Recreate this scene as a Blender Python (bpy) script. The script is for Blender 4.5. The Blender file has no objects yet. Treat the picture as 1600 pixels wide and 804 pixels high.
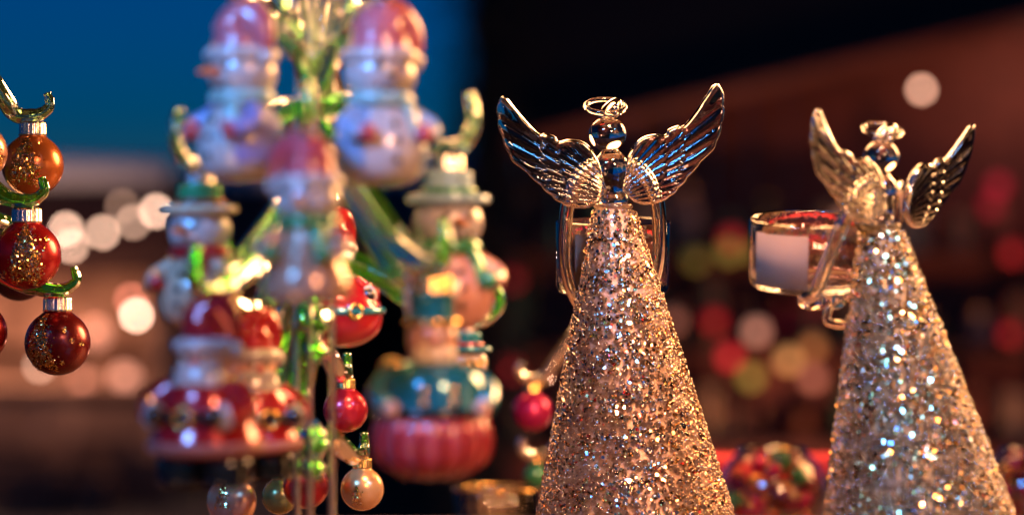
import bpy, math, random
from mathutils import Vector, Matrix, Euler
R = math.radians
sin, cos, pi = math.sin, math.cos, math.pi
rnd = random.Random(11)
scene = bpy.context.scene
col = scene.collection

# ------------------------------------------------------------------ camera
ZC = 1.95                      # eye height
LENS, SENS = 85.0, 36.0
FPX = LENS / SENS * 1600.0     # focal length in photo pixels
def at(px, py, d):             # photo pixel + distance -> point
    return Vector(((px - 800) / FPX * d, d, ZC + (402 - py) / FPX * d))
def span(px, d): return px / FPX * d
cd = bpy.data.cameras.new('camera'); cam = bpy.data.objects.new('camera', cd)
col.objects.link(cam); scene.camera = cam
cam.location = (0, 0, ZC); cam.rotation_euler = (R(90), 0, 0)
cd.lens = LENS; cd.sensor_width = SENS; cd.clip_start = 0.02; cd.clip_end = 500
cd.dof.use_dof = True; cd.dof.focus_distance = 0.995; cd.dof.aperture_fstop = 5.5; cd.dof.aperture_blades = 0

# ------------------------------------------------------------------ world and lights
w = bpy.data.worlds.new('World'); scene.world = w; w.use_nodes = True
nt = w.node_tree; bgn = nt.nodes['Background']
sky = nt.nodes.new('ShaderNodeTexSky'); sky.sky_type = 'NISHITA'; sky.sun_disc = False
sky.altitude = 1000; sky.sun_elevation = R(3.0); sky.sun_rotation = R(180); sky.ozone_density = 8.0; sky.air_density = 1.0; sky.dust_density = 0.0
hs = nt.nodes.new('ShaderNodeHueSaturation'); hs.inputs['Saturation'].default_value = 1.0
nt.links.new(sky.outputs[0], hs.inputs['Color']); nt.links.new(hs.outputs[0], bgn.inputs[0])
bgn.inputs[1].default_value = 0.085

def area(name, loc, target, size, power, color, size_y=None, spread=180):
    l = bpy.data.lights.new(name, 'AREA'); l.energy = power; l.color = color; l.size = size
    if size_y: l.shape = 'RECTANGLE'; l.size_y = size_y
    else: l.shape = 'DISK'
    l.spread = R(spread)
    o = bpy.data.objects.new(name, l); col.objects.link(o); o.location = loc
    o.rotation_euler = (Vector(target) - Vector(loc)).to_track_quat('-Z', 'Y').to_euler()
    return o
def point(name, loc, power, color, rad=0.02):
    l = bpy.data.lights.new(name, 'POINT'); l.energy = power; l.color = color; l.shadow_soft_size = rad
    o = bpy.data.objects.new(name, l); col.objects.link(o); o.location = loc
    return o
ZS0 = ZC - 0.16; WARM = (1.0, 0.47, 0.18); BLUE = (0.10, 0.42, 1.0)
ANG = Vector((0.06, 1.0, ZC - 0.02))
area('stall_lamp_right', (0.62, 1.40, ZC + 0.30), ANG, 0.46, 3.6, WARM, spread=64)
area('stall_lamp_left', (-0.10, 1.50, ZC + 0.42), (0.14, 1.0, ZC), 0.40, 1.0, WARM, spread=52)
area('stall_lamp_front', (0.45, -0.05, ZC + 0.42), (0.12, 1.0, ZC - 0.06), 0.24, 1.15, (1.0, 0.46, 0.22), spread=36)
area('stall_lamp_over', (0.13, 0.66, ZC + 0.50), (0.10, 0.98, ZC - 0.08), 0.14, 0.9, (1.0, 0.50, 0.25), spread=46)
area('stall_lamp_side', (0.80, 0.60, ZC + 0.02), ANG, 0.14, 0.9, WARM, 0.5)
area('added_low_fill', (-0.32, 0.20, ZC - 0.30), (-0.06, 0.72, ZC - 0.06), 0.2, 0.10, WARM, spread=60)  # added fill from below, warms the lower ornaments
area('added_shelf_fill', (0.12, 1.62, ZC + 0.42), (0.11, 1.46, ZS0), 0.12, 1.0, WARM, spread=60)  # added light to brighten the red box and bowls
area('added_blue_stripe', (0.78, 0.22, ZC + 0.60), (0.12, 0.95, ZC - 0.15), 0.12, 0.30, BLUE, 0.30, 22)  # added lamp in place of dusk sky, blue stripe on the dresses
area('added_blue_fill', (-0.42, 0.25, ZC + 0.50), (-0.07, 0.74, ZC + 0.13), 0.3, 0.6, (0.09, 0.36, 1.0), 0.3, 18)  # added blue lamp tinting the upper snowmen
for i in range(9):
    a = R(-70 + i * 17.5)
    point('added_glint_point', (1.0 * sin(a), 0.75 - 1.0 * cos(a), ZC + 0.28 + 0.1 * (i % 3)), 0.07, WARM, 0.012)  # added points around the camera for glints on flakes and ornaments

vs = scene.view_settings
vs.view_transform = 'Standard'; vs.look = 'None'; vs.exposure = 0.0; vs.gamma = 1.0; vs.use_curve_mapping = False
cy = scene.cycles
cy.max_bounces = 18; cy.transmission_bounces = 16; cy.glossy_bounces = 6; cy.diffuse_bounces = 3
cy.transparent_max_bounces = 16; cy.caustics_reflective = True; cy.caustics_refractive = True
cy.sample_clamp_indirect = 6.0; cy.blur_glossy = 0.4; cy.use_denoising = True; cy.use_adaptive_sampling = False

# ------------------------------------------------------------------ materials
MATS = {}
def mat(name, color, rough=0.5, metal=0.0, trans=0.0, ior=1.5, emit=None, estr=0.0, coat=0.0, noise=None, bump=None, attr=False, sss=0.0):
    if name in MATS: return MATS[name]
    m = bpy.data.materials.new(name); m.use_nodes = True; n = m.node_tree; b = n.nodes['Principled BSDF']
    b.inputs['Base Color'].default_value = (*color, 1); b.inputs['Roughness'].default_value = rough
    b.inputs['Metallic'].default_value = metal; b.inputs['Transmission Weight'].default_value = trans
    b.inputs['IOR'].default_value = ior; b.inputs['Coat Weight'].default_value = coat; b.inputs['Coat Roughness'].default_value = 0.06
    if emit: b.inputs['Emission Color'].default_value = (*emit, 1); b.inputs['Emission Strength'].default_value = estr
    if sss: b.inputs['Subsurface Weight'].default_value = sss; b.inputs['Subsurface Radius'].default_value = (0.004, 0.002, 0.001)
    if attr:
        a = n.nodes.new('ShaderNodeAttribute'); a.attribute_name = 'Col'; n.links.new(a.outputs['Color'], b.inputs['Base Color'])
    if noise:                       # (scale, second colour, stretch)
        tc = n.nodes.new('ShaderNodeTexCoord'); mp = n.nodes.new('ShaderNodeMapping'); mp.inputs['Scale'].default_value = noise[2] if len(noise) > 2 else (1, 1, 1)
        t = n.nodes.new('ShaderNodeTexNoise'); t.inputs['Scale'].default_value = noise[0]; t.inputs['Detail'].default_value = 6
        r = n.nodes.new('ShaderNodeValToRGB'); r.color_ramp.elements[0].color = (*color, 1); r.color_ramp.elements[1].color = (*noise[1], 1)
        r.color_ramp.elements[0].position = 0.35; r.color_ramp.elements[1].position = 0.65
        n.links.new(tc.outputs['Object'], mp.inputs[0]); n.links.new(mp.outputs[0], t.inputs[0]); n.links.new(t.outputs[0], r.inputs[0]); n.links.new(r.outputs[0], b.inputs['Base Color'])
    if bump:
        tc = n.nodes.new('ShaderNodeTexCoord'); t = n.nodes.new('ShaderNodeTexNoise'); t.inputs['Scale'].default_value = bump[0]; t.inputs['Detail'].default_value = 3
        bn = n.nodes.new('ShaderNodeBump'); bn.inputs['Strength'].default_value = bump[1]; bn.inputs['Distance'].default_value = bump[2]
        n.links.new(tc.outputs['Object'], t.inputs[0]); n.links.new(t.outputs[0], bn.inputs['Height']); n.links.new(bn.outputs[0], b.inputs['Normal'])
    MATS[name] = m; return m
GLASS = mat('clear_glass', (1.0, 0.95, 0.88), 0.0, 0, 1.0, 1.5, bump=(90, 0.25, 0.002))
WGLASS = mat('moulded_glass', (1.0, 0.93, 0.85), 0.0, 0, 1.0, 1.42, bump=(120, 0.2, 0.002))
BEAD = mat('bead_glass', (1.0, 0.93, 0.86), 0.04, 0, 1.0, 1.5)
GREEN = mat('green_glass', (0.14, 0.78, 0.05), 0.02, 0, 0.92, 1.5)
PALEGREEN = mat('pale_green_glass', (0.45, 0.86, 0.42), 0.02, 0, 0.95, 1.5)
SILVER = mat('cap_silver', (0.80, 0.74, 0.66), 0.22, 1.0, bump=(600, 0.3, 0.0004))
GOLD = mat('cap_gold', (0.85, 0.55, 0.18), 0.25, 1.0)
FLAKE = mat('glitter_flake', (1, 1, 1), 0.13, 1.0, attr=True)
ROSE = mat('rose_glitter_glue', (0.46, 0.30, 0.21), 0.45, 0.3, noise=(350, (0.20, 0.11, 0.06)), bump=(1400, 0.6, 0.0006))
OLIVE = mat('gold_glitter_glue', (0.27, 0.18, 0.08), 0.45, 0.3, noise=(350, (0.10, 0.065, 0.025)), bump=(1400, 0.6, 0.0006))
PAPER = mat('sticker_paper', (0.14, 0.088, 0.060), 0.9)
def paint(name, c, rough=0.28, coat=0.5, metal=0.0): return mat(name, c, rough, metal, coat=coat)
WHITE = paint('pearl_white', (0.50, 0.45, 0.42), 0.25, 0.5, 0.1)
CREAM = paint('cream_paint', (0.72, 0.55, 0.34)); RED = paint('red_lacquer', (0.42, 0.012, 0.018), 0.2, 0.8, 0.3)
PINK = paint('pink_paint', (0.45, 0.06, 0.075)); TEAL = paint('teal_lacquer', (0.02, 0.20, 0.24), 0.16, 0.8, 0.4)
GRN = paint('green_lacquer', (0.05, 0.26, 0.09), 0.2, 0.8, 0.3); BLK = paint('black_lacquer', (0.012, 0.012, 0.014), 0.15, 0.8)
SKIN = paint('skin_paint', (0.66, 0.34, 0.22)); ORANGE = paint('carrot_paint', (0.75, 0.22, 0.04)); BLUEP = paint('blue_lacquer', (0.05, 0.18, 0.42), 0.18, 0.8, 0.3)
PALEB = paint('pale_blue_paint', (0.35, 0.55, 0.68), 0.2, 0.7, 0.2); PURPLE = paint('violet_lacquer', (0.10, 0.07, 0.24), 0.2, 0.8, 0.3)
WOOD = mat('dark_timber', (0.075, 0.030, 0.018), 0.7, noise=(6, (0.035, 0.014, 0.009), (1, 1, 8)), bump=(40, 0.4, 0.01))
WOODR = mat('red_brown_timber', (0.24, 0.060, 0.034), 0.65, noise=(6, (0.13, 0.032, 0.018), (1, 1, 8)), bump=(40, 0.4, 0.01))
WOODT = mat('counter_wood', (0.16, 0.08, 0.045), 0.5, noise=(9, (0.09, 0.04, 0.02), (8, 1, 1)))
HAZE_SNOW = mat('haze_snow', (0.8, 0.82, 0.85), 0.8, bump=(3, 0.4, 0.05))
COBBLE = mat('dark_paving', (0.05, 0.045, 0.04), 0.6, noise=(2.5, (0.03, 0.028, 0.026)), bump=(8, 0.6, 0.03))
REDCLOTH = mat('red_cloth', (0.62, 0.03, 0.05), 0.7, bump=(400, 0.4, 0.001))

# ------------------------------------------------------------------ geometry helpers
def revolve(prof, seg=32, a0=0.0, a1=2 * pi, ribs=0, amp=0.0, sx=1.0, sy=1.0):
    full = abs(a1 - a0 - 2 * pi) < 1e-6; n = seg if full else seg + 1
    v = []; f = []
    for (r, z) in prof:
        for i in range(n):
            a = a0 + (a1 - a0) * i / seg
            rr = r * (1 + amp * cos(ribs * a)) if ribs else r
            v.append((rr * cos(a) * sx, rr * sin(a) * sy, z))
    for j in range(len(prof) - 1):
        for i in range(seg):
            k = (i + 1) % n if full else i + 1
            f.append((j * n + i, j * n + k, (j + 1) * n + k, (j + 1) * n + i))
    return v, f
def smooth_prof(pts, n=6):
    out = []
    for i in range(len(pts) - 1):
        p0 = pts[max(i - 1, 0)]; p1 = pts[i]; p2 = pts[i + 1]; p3 = pts[min(i + 2, len(pts) - 1)]
        for k in range(n):
            t = k / n; q = []
            for d in range(len(p1)):
                a, b, c, e = p0[d], p1[d], p2[d], p3[d]
                q.append(0.5 * (2 * b + (c - a) * t + (2 * a - 5 * b + 4 * c - e) * t * t + (3 * b - a - 3 * c + e) * t ** 3))
            out.append(tuple(q))
    out.append(tuple(pts[-1])); return out
def sprof(pts, n=6): return [(max(r, 0.0), z) for r, z in smooth_prof(pts, n)]
def ellipsoid(rx, ry, rz, c=(0, 0, 0), seg=24, rings=14):
    v, f = revolve([(sin(pi * (rings - j) / rings), cos(pi * (rings - j) / rings)) for j in range(rings + 1)], seg)
    return [(x * rx + c[0], y * ry + c[1], z * rz + c[2]) for x, y, z in v], f
def tube(path, rad, seg=10, ribs=0, amp=0.0, twist=0.0, flat=1.0):
    path = [Vector(p) for p in path]; n = len(path); v = []; f = []; up = None
    for i, p in enumerate(path):
        t = (path[min(i + 1, n - 1)] - path[max(i - 1, 0)]).normalized()
        if up is None: up = Vector((0, 0, 1)) if abs(t.z) < 0.9 else Vector((1, 0, 0))
        s = t.cross(up).normalized(); up = s.cross(t).normalized()
        r = rad[i] if isinstance(rad, (list, tuple)) else rad
        for k in range(seg):
            a = 2 * pi * k / seg
            rr = r * (1 + (amp * cos(ribs * a + twist * i / n) if ribs else 0))
            v.append(tuple(p + s * (rr * cos(a)) + up * (rr * sin(a) * flat)))
    for i in range(n - 1):
        for k in range(seg):
            f.append((i * seg + k, i * seg + (k + 1) % seg, (i + 1) * seg + (k + 1) % seg, (i + 1) * seg + k))
    f.append(tuple(range(seg))[::-1]); f.append(tuple(range((n - 1) * seg, n * seg)))
    return v, f
def torus(Rr, r, seg=32, s2=10, sx=1, sy=1, z=0.0):
    v = []; f = []
    for i in range(seg):
        a = 2 * pi * i / seg
        for k in range(s2):
            b = 2 * pi * k / s2; q = Rr + r * cos(b)
            v.append((q * cos(a) * sx, q * sin(a) * sy, r * sin(b) + z))
    for i in range(seg):
        for k in range(s2):
            f.append((i * s2 + k, ((i + 1) % seg) * s2 + k, ((i + 1) % seg) * s2 + (k + 1) % s2, i * s2 + (k + 1) % s2))
    return v, f
def box(x0, x1, y0, y1, z0, z1):
    v = [(x, y, z) for z in (z0, z1) for y in (y0, y1) for x in (x0, x1)]
    return v, [(0, 2, 3, 1), (4, 5, 7, 6), (0, 1, 5, 4), (2, 6, 7, 3), (0, 4, 6, 2), (1, 3, 7, 5)]
def xf(geo, M): return [tuple(M @ Vector(p)) for p in geo[0]], geo[1]
def join(*gs):
    v = []; f = []
    for g in gs:
        o = len(v); v += list(g[0]); f += [tuple(i + o for i in q) for q in g[1]]
    return v, f
def scale(geo, s): return [(x * s, y * s, z * s) for x, y, z in geo[0]], geo[1]
def shift(geo, dx, dy, dz): return [(x + dx, y + dy, z + dz) for x, y, z in geo[0]], geo[1]

def obj(name, geo, m, parent=None, loc=(0, 0, 0), rot=(0, 0, 0), smooth=True, colors=None, bevel=0.0):
    me = bpy.data.meshes.new(name); me.from_pydata(geo[0], [], geo[1]); me.validate()
    me.materials.append(m)
    if smooth: me.polygons.foreach_set('use_smooth', [True] * len(me.polygons))
    if colors:
        ca = me.color_attributes.new('Col', 'FLOAT_COLOR', 'POINT')
        ca.data.foreach_set('color', [c for q in colors for c in q])
    o = bpy.data.objects.new(name, me); col.objects.link(o); o.location = loc; o.rotation_euler = rot
    if parent is not None: o.parent = parent
    if bevel:
        b = o.modifiers.new('bevel', 'BEVEL'); b.width = bevel; b.segments = 2
    return o
def tag(o, label, cat, group=None):
    o['label'] = label; o['category'] = cat
    if group: o['group'] = group
    return o
def thing(name, label, cat, loc, rz=0.0, group=None, rot=None):
    o = bpy.data.objects.new(name, None); col.objects.link(o); o.location = loc; o.empty_display_size = 0.02
    o.rotation_euler = rot if rot else (0, 0, rz)
    return tag(o, label, cat, group)

# ------------------------------------------------------------------ setting: ground, counter, shelf
g = obj('ground', ([(-150, -20, 0), (150, -20, 0), (150, 250, 0), (-150, 250, 0)], [(0, 1, 2, 3)]), COBBLE); g['kind'] = 'structure'
ZT = ZC - 0.135; ZS = ZC - 0.172
t = thing('stall_counter', 'brown wooden display counter carrying the glitter angels', 'counter', (0, 0.9, 0))
for i in range(5):
    obj('plank', box(-0.75, 0.75, -0.355 + i * 0.1435, -0.355 + i * 0.1435 + 0.141, ZT - 0.025, ZT), WOODT, t, smooth=False, bevel=0.002)
for sx in (-0.68, 0.68):
    for sy in (-0.3, 0.3):
        obj('leg', box(sx - 0.025, sx + 0.025, sy - 0.025, sy + 0.025, 0, ZT - 0.026), WOODT, t, smooth=False)
t = thing('back_shelf', 'lower wooden shelf behind the counter holding glass jars', 'shelf', (0, 1.43, 0))
for i in range(2):
    obj('plank', box(-0.75, 0.75, -0.145 + i * 0.15, -0.145 + i * 0.15 + 0.147, ZS - 0.02, ZS), WOODT, t, smooth=False, bevel=0.002)
for sx in (-0.7, 0.7):
    for sy in (-0.1, 0.1): obj('leg', box(sx - 0.02, sx + 0.02, sy - 0.02, sy + 0.02, 0, ZS - 0.021), WOODT, t, smooth=False)

# added unseen roof, side wall and valance that keep sky light off the angels
CANW = mat('warm_board', (0.30, 0.15, 0.08), 0.6, noise=(5, (0.18, 0.08, 0.045), (1, 8, 1)))
t = thing('sky_block_roof', 'added unseen board roof and side wall keeping sky light off the angel counter', 'added roof', (0.45, 0.9, 0))
for i in range(18): obj('roof_board', box(-1.90 + i * 0.15, -1.90 + i * 0.15 + 0.147, -1.3, 1.3, ZC + 0.78, ZC + 0.80), CANW, t, smooth=False)
for i in range(12): obj('wall_board', box(0.76, 0.78, -1.3 + i * 0.217, -1.3 + i * 0.217 + 0.214, 0, ZC + 0.775), CANW, t, smooth=False)
obj('post', box(-1.90, -1.84, -1.3, -1.24, 0, ZC + 0.775), CANW, t, smooth=False)
for i in range(3): obj('sky_block_board', box(-1.90, 0.755, 1.27, 1.29, ZC + 0.29 + i * 0.16, ZC + 0.29 + i * 0.16 + 0.157), CANW, t, smooth=False)

# ------------------------------------------------------------------ glass angels
K = 1.0 / FPX
def cr(pts, n):               # resample a polyline (smoothed) to n points of even length
    q = smooth_prof(pts, 8); L = [0]
    for a, b in zip(q, q[1:]): L.append(L[-1] + math.dist(a, b))
    out = []; j = 0
    for i in range(n):
        s = L[-1] * i / (n - 1)
        while j < len(L) - 2 and L[j + 1] < s: j += 1
        u = (s - L[j]) / max(L[j + 1] - L[j], 1e-9)
        out.append(tuple(q[j][k] + (q[j + 1][k] - q[j][k]) * u for k in range(2)))
    return out
def wing_mesh(side):
    A = [(18, -20), (22, -42), (34, -64), (50, -75), (68, -77), (84, -74), (90, -82), (106, -86), (114, -85), (132, -103), (152, -128), (160, -139), (167, -143)]
    B = [(12, 6), (32, 27), (56, 33), (82, 27), (102, 12), (122, -8), (143, -28), (161, -45), (173, -76), (178, -99), (178, -126), (172, -141), (167, -143)]
    tilt = lambda p: (p[0], p[1] - 0.06 * p[0])
    NU, NV = 150, 72
    a = [tilt(p) for p in cr(A, NU)]; b = [tilt(p) for p in cr(B, NU)]
    piv = (-30, 27); NF = 13; th0, th1 = R(-56), R(12)
    def feather(th):
        q = (th - th0) / (th1 - th0) * NF; fr = q - math.floor(q); return 1 - (2 * fr - 1) ** 2
    front = []; back = []
    for i in range(NU):
        u = i / (NU - 1)
        for j in range(NV):
            v = 0.5 - 0.5 * cos(pi * j / (NV - 1)); v = 0.6 * v + 0.4 * j / (NV - 1)
            x = a[i][0] + (b[i][0] - a[i][0]) * v; y = a[i][1] + (b[i][1] - a[i][1]) * v
            th = math.atan2(y - piv[1], x - piv[0]); rho = math.hypot(x - piv[0], y - piv[1])
            fe = feather(th)
            if v > 0.8:                                   # scalloped feather ends
                k = (v - 0.8) / 0.2 * 3.4 * (fe - 0.5) * min(1, u * 6) * min(1, (1 - u) * 6)
                x += cos(th) * k; y += sin(th) * k
            wdt = math.dist(a[i], b[i])
            ed = min(v * wdt, (1 - v) * wdt, u * 190 + 3 if u < 0.5 else 1e9)
            edge = math.sqrt(max(0.0, 1 - (1 - min(1, ed / 6.0)) ** 2))
            fth = min(1, max(0, (th - R(-46)) / R(40)))
            r1 = 150 + (84 - 150) * fth + 9 * fe; r2 = 186 + (116 - 186) * fth + 9 * fe
            st = lambda e: 1 / (1 + math.exp(max(-30, min(30, (rho - e) / 1.1))))
            nth = feather(th + R(2.6))
            lay = 1.6 * st(r1) + 1.5 * st(r2)
            rid = (fe if rho > r2 else (nth if rho > r1 else fe)) * 3.1
            lead = 3.4 * math.exp(-((v * wdt - 5) / 5.0) ** 2)
            h = (2.2 + lay + rid * min(1, ed / 12.0) + lead) * edge
            hb = (2.6 + 1.2 * lead * 0.5 + 0.9 * fe * min(1, ed / 12)) * edge
            yy = 0.0085 + 0.010 * (rho / 260) ** 2
            front.append((side * x * K, -yy - h * K, -y * K)); back.append((side * x * K, -yy + hb * K, -y * K))
    v = front + back; o = len(front); f = []
    for i in range(NU - 1):
        for j in range(NV - 1):
            p = i * NV + j; q = (p, p + NV, p + NV + 1, p + 1)
            f.append(q if side > 0 else q[::-1]); q2 = tuple(o + k for k in q); f.append(q2[::-1] if side > 0 else q2)
    def seam(l):
        for p, q in zip(l, l[1:]): f.append((p, q, o + q, o + p))
    seam([i * NV for i in range(NU)]); seam([i * NV + NV - 1 for i in range(NU)]); seam(list(range(NV)))
    return v, f
CONE = [(171, 0), (168, 14), (146, 112), (121, 212), (96, 312), (70, 412), (46, 512), (31, 572), (26, 590)]
def cone_r(z):                # z in photo pixels above the base
    for (r0, z0), (r1, z1) in zip(CONE, CONE[1:]):
        if z <= z1: return r0 + (r1 - r0) * (z - z0) / (z1 - z0)
    return CONE[-1][0]
def lean(geo, k=(0.072, 0.0)): return [(x - k[0] * z, y - k[1] * z, z) for x, y, z in geo[0]], geo[1]
FLAT = {}
def scatter(zmax, n_bead, n_flake, palette, seed):
    r = random.Random(seed); zs = []
    ico = ellipsoid(1, 1, 1, seg=9, rings=6)
    bv = []; bf = []; fv = []; ff = []; fc = []
    def spot(dense=False):
        while True:
            z = r.uniform(3, zmax); rr = cone_r(z)
            if r.random() > rr / 171: continue
            a = r.uniform(0, 2 * pi); q = a * rr
            nz = sin(q * 0.031 + z * 0.043 + seed) * sin(q * 0.057 - z * 0.029 + 2 * seed) + 0.7 * sin(q * 0.11 + z * 0.13) * sin(z * 0.09 - q * 0.14 + seed)
            if not dense or r.random() < 0.55 + 0.55 * nz: return z, rr, a
    grid = {}
    tries = 0; nb = 0
    while nb < n_bead and tries < n_bead * 12:
        tries += 1; z, rr, a = spot(); s = r.choice((4.2, 4.8, 5.2, 5.6)) * (0.8 if rr < 60 else 1)
        cell = (int(z / 8), int(a * rr / 8)); bad = False
        for dz in (-1, 0, 1):
            for da in (-1, 0, 1):
                for (z2, q2) in grid.get((cell[0] + dz, cell[1] + da), ()):
                    if (z - z2) ** 2 + (a * rr - q2) ** 2 < 58: bad = True
        if bad: continue
        grid.setdefault(cell, []).append((z, a * rr)); nb += 1
        o = len(bv); c = ((rr + s * 0.85) * cos(a), (rr + s * 0.85) * sin(a), z)
        bv += [((c[0] + x * s) * K, (c[1] + y * s) * K, (c[2] + zz * s) * K) for x, y, zz in ico[0]]
        bf += [tuple(i + o for i in q) for q in ico[1]]
    for i in range(n_flake):
        z, rr, a = spot(True); s = r.choice((1.0, 1.3, 1.7, 2.0, 2.4, 2.8, 3.4))
        n = Vector((cos(a), sin(a), 0.27)); n += Vector((r.gauss(0, 1), r.gauss(0, 1), r.gauss(0, 1))) * 0.22; n.normalize()
        e = n.orthogonal().normalized(); h = n.cross(e); ph = r.uniform(0, 1)
        off = rr + r.uniform(0.6, 4.6); c = Vector((off * cos(a), off * sin(a), z)); o = len(fv)
        cc = r.choices(palette[0], palette[1])[0]; j = r.uniform(0.8, 1.1)
        for k in range(6):
            p = (c + e * (s * cos(pi / 3 * k + ph)) + h * (s * sin(pi / 3 * k + ph))) * K
            fv.append(tuple(p)); fc.append((min(1, cc[0] * j), min(1, cc[1] * j), min(1, cc[2] * j), 1))
        ff.append(tuple(range(o, o + 6)))
    return (bv, bf), (fv, ff, fc)
PAL_ROSE = ([(0.85, 0.58, 0.42), (0.90, 0.78, 0.66), (0.68, 0.44, 0.18), (0.28, 0.21, 0.09), (0.75, 0.05, 0.05), (0.60, 0.75, 0.95)], [6, 5, 4, 2, 0.35, 1.2])
PAL_GOLD = ([(0.72, 0.48, 0.20), (0.86, 0.70, 0.46), (0.55, 0.36, 0.12), (0.22, 0.17, 0.07), (0.80, 0.05, 0.05), (0.60, 0.75, 0.95)], [6, 5, 5, 3, 0.3, 1.2])
WL, WR = wing_mesh(-1), wing_mesh(1)
def arc_patch(rad, a0, a1, z0, z1, th=0.0003):
    pr = [(rad, z0), (rad + th, z0), (rad + th, z1), (rad, z1), (rad, z0)]
    return revolve(pr, 12, a0, a1)
def glass_angel(label, loc, yaw, sc, palette, glue, seed, cupz, cuph, cupd, cuptilt, tiltup, stick, ln=0.072, us=1.0, wrot=(0.0, 0.0), nflake=16000):
    t = thing('glass_angel', label, 'angel figurine', loc, yaw, 'glass angels in glitter dresses'); t.scale = (sc,) * 3
    lk = (ln * cos(yaw), -ln * sin(yaw)); Ln = lambda g_: lean(g_, lk)
    inner = [(r_ * K, z_ * K) for r_, z_ in CONE]
    dr = obj('dress', Ln(revolve([(0, 0)] + inner + [(24 * K, 590 * K)] + [((r_ - 6) * K, z_ * K) for r_, z_ in CONE[::-1][1:-1]], 64)), glue, t)
    bd, fl = scatter(582, 3400, nflake, palette, seed)
    b = obj('beads', Ln(bd), BEAD, dr); b['kind'] = 'stuff'
    q = Ln((fl[0], fl[1])); f_ = obj('glitter', q, FLAKE, dr, smooth=False, colors=fl[2]); f_['kind'] = 'stuff'
    ax = -lk[0] * 590 * K; ay = -lk[1] * 590 * K
    obj('collar', shift(revolve([(29 * K, 0), (31 * K, 3 * K), (29 * K, 7 * K), (25 * K, 8 * K), (25 * K, 0), (29 * K, 0)], 40), ax, ay, 586 * K), GLASS, t)
    up = Matrix.Translation((ax, ay, 590 * K)) @ Matrix.Rotation(tiltup, 4, 'Y') @ Matrix.Scale(us, 4)
    P = lambda name, geo, m=GLASS: obj(name, xf(geo, up), m, t)
    P('torso', scale(revolve(sprof([(0, 1), (18, 1.5), (24, 8), (22, 22), (26, 42), (29, 58), (27, 70), (19, 80), (13, 86), (12, 90), (0, 92)], 5), 36, sy=0.85), K))
    hd = P('head', scale(shift(ellipsoid(29.5, 29.5, 27, seg=40, rings=24), -2, 0, 112), K), WGLASS)
    bun = xf(tube(smooth_prof([(-2, -2, 133), (2, -4, 142), (8, -6, 150), (14, -6, 158), (20, -5, 164)], 5), [14, 15, 16, 16, 16, 16, 15.6, 15.5, 15, 15, 14.6, 14, 13.5, 13, 12, 11, 10, 9, 7.5, 5.5, 2], 16), Matrix.Rotation(-yaw, 4, 'Z') @ Matrix.Scale(K, 4))
    obj('hair_bun', xf(bun, up), GLASS, t)
    hal = scale(torus(31, 4.2, 48, 12), K)
    hal = xf(hal, Matrix.Translation((-3 * K, -2 * K, 155 * K)) @ Matrix.Rotation(-yaw, 4, 'Z') @ Matrix.Rotation(R(4), 4, 'Y') @ Matrix.Rotation(R(24), 4, 'X'))
    P('halo', hal)
    for gm, wa in ((WL, wrot[0]), (WR, wrot[1])): P('wing', shift(xf(gm, Matrix.Rotation(wa, 4, 'Z') @ Matrix.Scale(0.97, 4)), 2 * K, 0, 27 * K), WGLASS)
    cc = Vector((ax * 0.85, cupd + ay, cupz))
    for s in (-1, 1):
        p = [(ax + s * 0.0065, -0.002, 0.173), (ax + s * 0.0125, 0.000, 0.1695), (ax + s * 0.0178, 0.004, 0.160), (ax + s * 0.0196, 0.010, 0.146), (ax + s * 0.0190, 0.018, 0.130), (ax + s * 0.0140, 0.027, cupz - 0.003), (ax + s * 0.008, cupd - 0.006, cupz - 0.0045)]
        p = smooth_prof([(x_, y_ + ay, z_) for x_, y_, z_ in p], 7); n = len(p)
        arm = obj('arm', tube(p, [0.0034 - 0.0010 * i / n for i in range(n)], 14), GLASS, t)
        h_ = obj('hand', xf(ellipsoid(0.0035, 0.0075, 0.0038, seg=16, rings=10), Matrix.Translation((ax + s * 0.006, cupd + ay - 0.008, cupz - 0.005))), GLASS, arm)
    obj('support_loop', shift(tube(smooth_prof([(ax, cupd - 0.012, cupz - 0.006), (ax + 0.001, 0.026, cupz - 0.013), (ax + 0.003, 0.018, cupz - 0.014), (ax + 0.004, 0.0135, cupz - 0.010)], 7), 0.0020, 12), 0, ay, 0), GLASS, t)
    rc = 0.0245; th = 0.0009
    cup = sprof([(0, 0), (rc * 0.7, 0), (rc * 0.94, 0.0012), (rc, 0.0045)], 5) + [(rc, cuph * 0.5), (rc, cuph - 0.0008), (rc - th * 0.5, cuph), (rc - th, cuph - 0.0008), (rc - th, cuph * 0.5)] + sprof([(rc - th, 0.006), (rc * 0.9, 0.0036), (rc * 0.6, 0.003), (0, 0.003)], 5)
    M = Matrix.Translation(cc) @ Matrix.Rotation(-yaw, 4, 'Z') @ Matrix.Rotation(cuptilt, 4, 'X')
    c = obj('candle_cup', xf(revolve(cup, 64), M), GLASS, t)
    obj('price_sticker', xf(arc_patch(rc + 0.0002, R(stick[0]), R(stick[1]), cuph * 0.12, cuph * 0.86), M), PAPER, c)
    return t
b1 = at(1001, 0, 0.995); b2 = at(1459, 0, 0.90)
glass_angel('glass winged angel in pinkish glitter dress, cup held straight in front of her', (b1.x, 0.995, ZT), 0.0, 1.0, PAL_ROSE, ROSE, 3, 0.119, 0.032, 0.046, R(5), R(-3.4), (228, 262))
glass_angel('glass winged angel in golden glitter dress, turned sideways with stickered cup beside her', (b2.x, 0.90, ZT), R(48), 0.94, PAL_GOLD, OLIVE, 8, 0.131, 0.029, 0.036, R(9), R(2.0), (205, 262), 0.135, 0.92, (R(-25), R(1)))

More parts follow.
